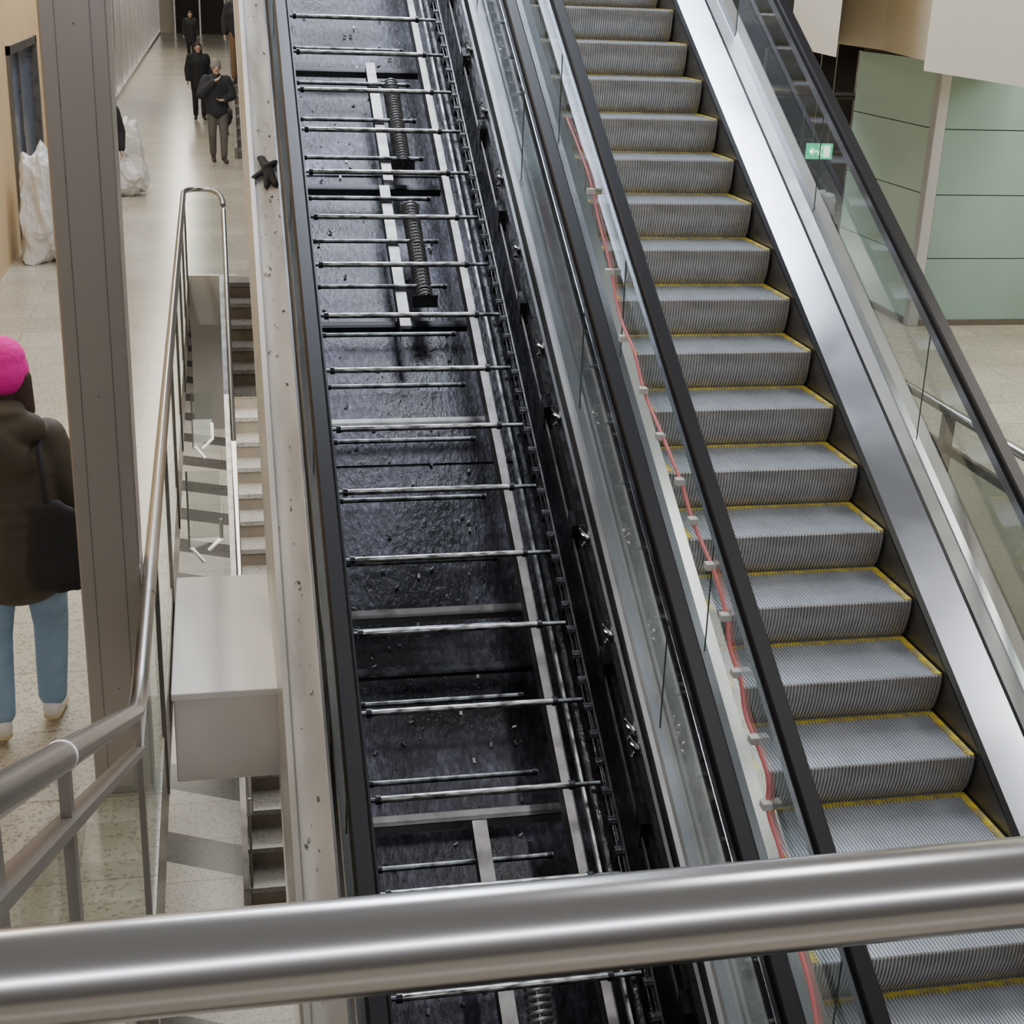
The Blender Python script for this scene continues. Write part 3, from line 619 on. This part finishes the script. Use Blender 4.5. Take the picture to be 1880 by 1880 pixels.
person('man in grey cap and dark coat with one hand raised to his chin',pm,math.radians(188),1.76,.012,'navycloth','trouser','shoeblack',
  dict(elr=(.29,.08,1.18),wrr=(.06,.22,1.42),hdr=(-.2,.02,.12),ell=(-.27,.04,1.16),wrl=(-.10,.22,1.10),hdl=(.3,.05,.0),anl=(-.08,.12,.09),tol=(-.1,.26,.04),knl=(-.09,.1,.5),anr=(.08,-.1,.12),tor=(.09,.05,.04)),
  coatlen=.78,hat='greyknit',puff=1.24,coatr=1.15)
pw=at_z(368,220,0)
person('woman with brown hair in black coat just behind the man in the cap',pw,math.radians(185),1.70,.014,'blackcloth','blackcloth','shoeblack',
  dict(anl=(-.08,.12,.09),knl=(-.09,.1,.5)),coatlen=.60,hair='hair',puff=1.22,coatr=1.1)
pw=at_z(352,110,0)
person('farthest walker, dark haired in a black coat, alone on the open floor',pw,math.radians(180),1.74,.018,'blackcloth','blackcloth','shoeblack',
  dict(anl=(-.08,.14,.09),knl=(-.09,.12,.5),anr=(.08,-.1,.1)),coatlen=.55,hair='hair',puff=1.22,coatr=1.15)
sy=29.3; i_=math.floor((sy-27.4)/.3); szz=3.6*(i_+1)/21
ps=at_y(428,108,sy)
person('person in brown trousers and black jacket coming down the far staircase, head out of view',(max(ps.x,.62),sy,szz),math.radians(180),1.76,.018,'blackcloth','browncloth','shoeblack',
  dict(anl=(-.1,.0,.09),wrl=(-.24,.12,.95)),coatlen=.78,hair='hair',puff=1.15)
ph=at_z(196,392,0)
person('person in black coat almost wholly hidden behind the steel column',ph,math.radians(180),1.72,.016,'blackcloth','blackcloth','shoeblack',dict(),coatlen=.7,hair='hair',puff=1.2)
pd=at_z(434,250,0)
dg=thing('dog',pd,'black dog walking at the foot of the far staircase','dog',rz=math.radians(200)); dg.scale=(1.1,1.1,1.1)
D=[((0,-.20,.40),.085,(0,.02,.41),.09),((0,.02,.41),.09,(0,.17,.40),.115,(.85,1,1)),((0,.2,.45),.075,(0,.30,.57),.055),((0,.31,.60),.062,(0,.33,.61),.062),((0,.36,.58),.036,(0,.44,.56),.025),
   ((0,-.26,.43),.022,(0,-.40,.55),.014)]
for sx in (-1,1):
    D+=[((sx*.04,.29,.65),.02,(sx*.055,.28,.70),.012),((sx*.07,.17,.36),.05,(sx*.07,.16,.2),.028),((sx*.07,.16,.2),.026,(sx*.07,.17,.04),.02),((sx*.07,.17,.025),.022,(sx*.07,.20,.02),.02),
        ((sx*.07,-.2,.36),.07,(sx*.08,-.14,.25),.042),((sx*.08,-.14,.25),.035,(sx*.08,-.25,.16),.022),((sx*.08,-.25,.16),.021,(sx*.08,-.24,.03),.018),((sx*.08,-.24,.025),.022,(sx*.08,-.20,.02),.02)]
blob(D,.012,'body','blackcloth',dg,2)
MB().tube([(-.055,.26,.52),(0,.3,.5),(.055,.26,.52)],.012,6).build('collar','redline',dg,local=True)
# ---------------------------------------------------------------- lights
def area(loc,rot,sx,sy,pw,col):
    l=bpy.data.lights.new('lamp','AREA'); l.shape='RECTANGLE'; l.size=sx; l.size_y=sy; l.energy=pw; l.color=col
    o=bpy.data.objects.new('area_lamp',l); COL.objects.link(o); o.location=loc; o.rotation_euler=rot; return o
area((1.9,12.8,9.5),(0,0,0),1.6,5.0,720,(.80,.87,1))
area((1.5,18,9.5),(math.radians(-40),0,0),5,1.5,650,(.80,.87,1))
area((3.2,4.5,9.0),(0,0,0),.3,2.0,120,(.95,.96,1))
area((-1.3,9,5.2),(0,0,0),.3,9,150,(1,.90,.76))
area((-1.0,26,5),(0,0,0),.6,16,430,(1,.93,.80))
area((-1.0,52,5),(0,0,0),.6,24,600,(1,.94,.82))
area((7.5,8.5,6.5),(0,0,0),1,8,430,(1,.94,.83))
area((8.6,9.5,4.2),(math.radians(80),0,math.radians(8)),2,.6,110,(1,.97,.92))  # unseen fill light, added to brighten the kiosk panels
area((.3,13,-.9),(0,0,0),1.5,5,95,(1,.95,.85))  # unseen fill light under the slab, added for the lower stairs
area((-.8,20,-.7),(0,0,0),2,6,200,(1,.95,.85))  # further unseen fill, added to lift the lower hall floor
area((-1,4.5,-.7),(0,0,0),2,4,90,(1,.95,.85))  # near unseen fill, added below the concourse for the lower floor
area((1.0,-3.6,5.35),(math.radians(68),0,0),7,.16,170,(.86,.88,1))
area((7,18.8,2.5),(0,0,0),1,1,12,(1,.85,.7))
W_=bpy.data.worlds.new('w'); S.world=W_; W_.use_nodes=True
nt=W_.node_tree; bg=nt.nodes['Background']
tc=nt.nodes.new('ShaderNodeTexCoord'); sp=nt.nodes.new('ShaderNodeSeparateXYZ'); nt.links.new(tc.outputs['Generated'],sp.inputs[0])
cr=nt.nodes.new('ShaderNodeValToRGB'); mr=nt.nodes.new('ShaderNodeMapRange'); mr.inputs[1].default_value=-1; nt.links.new(sp.outputs[2],mr.inputs[0]); nt.links.new(mr.outputs[0],cr.inputs[0])
e_=cr.color_ramp.elements; e_[0].color=(.04,.037,.034,1); e_[0].position=.3; e_[1].color=(.23,.228,.225,1); e_[1].position=.95; e_.new(.55).color=(.14,.13,.12,1)
nt.links.new(cr.outputs[0],bg.inputs[0]); bg.inputs[1].default_value=1.0
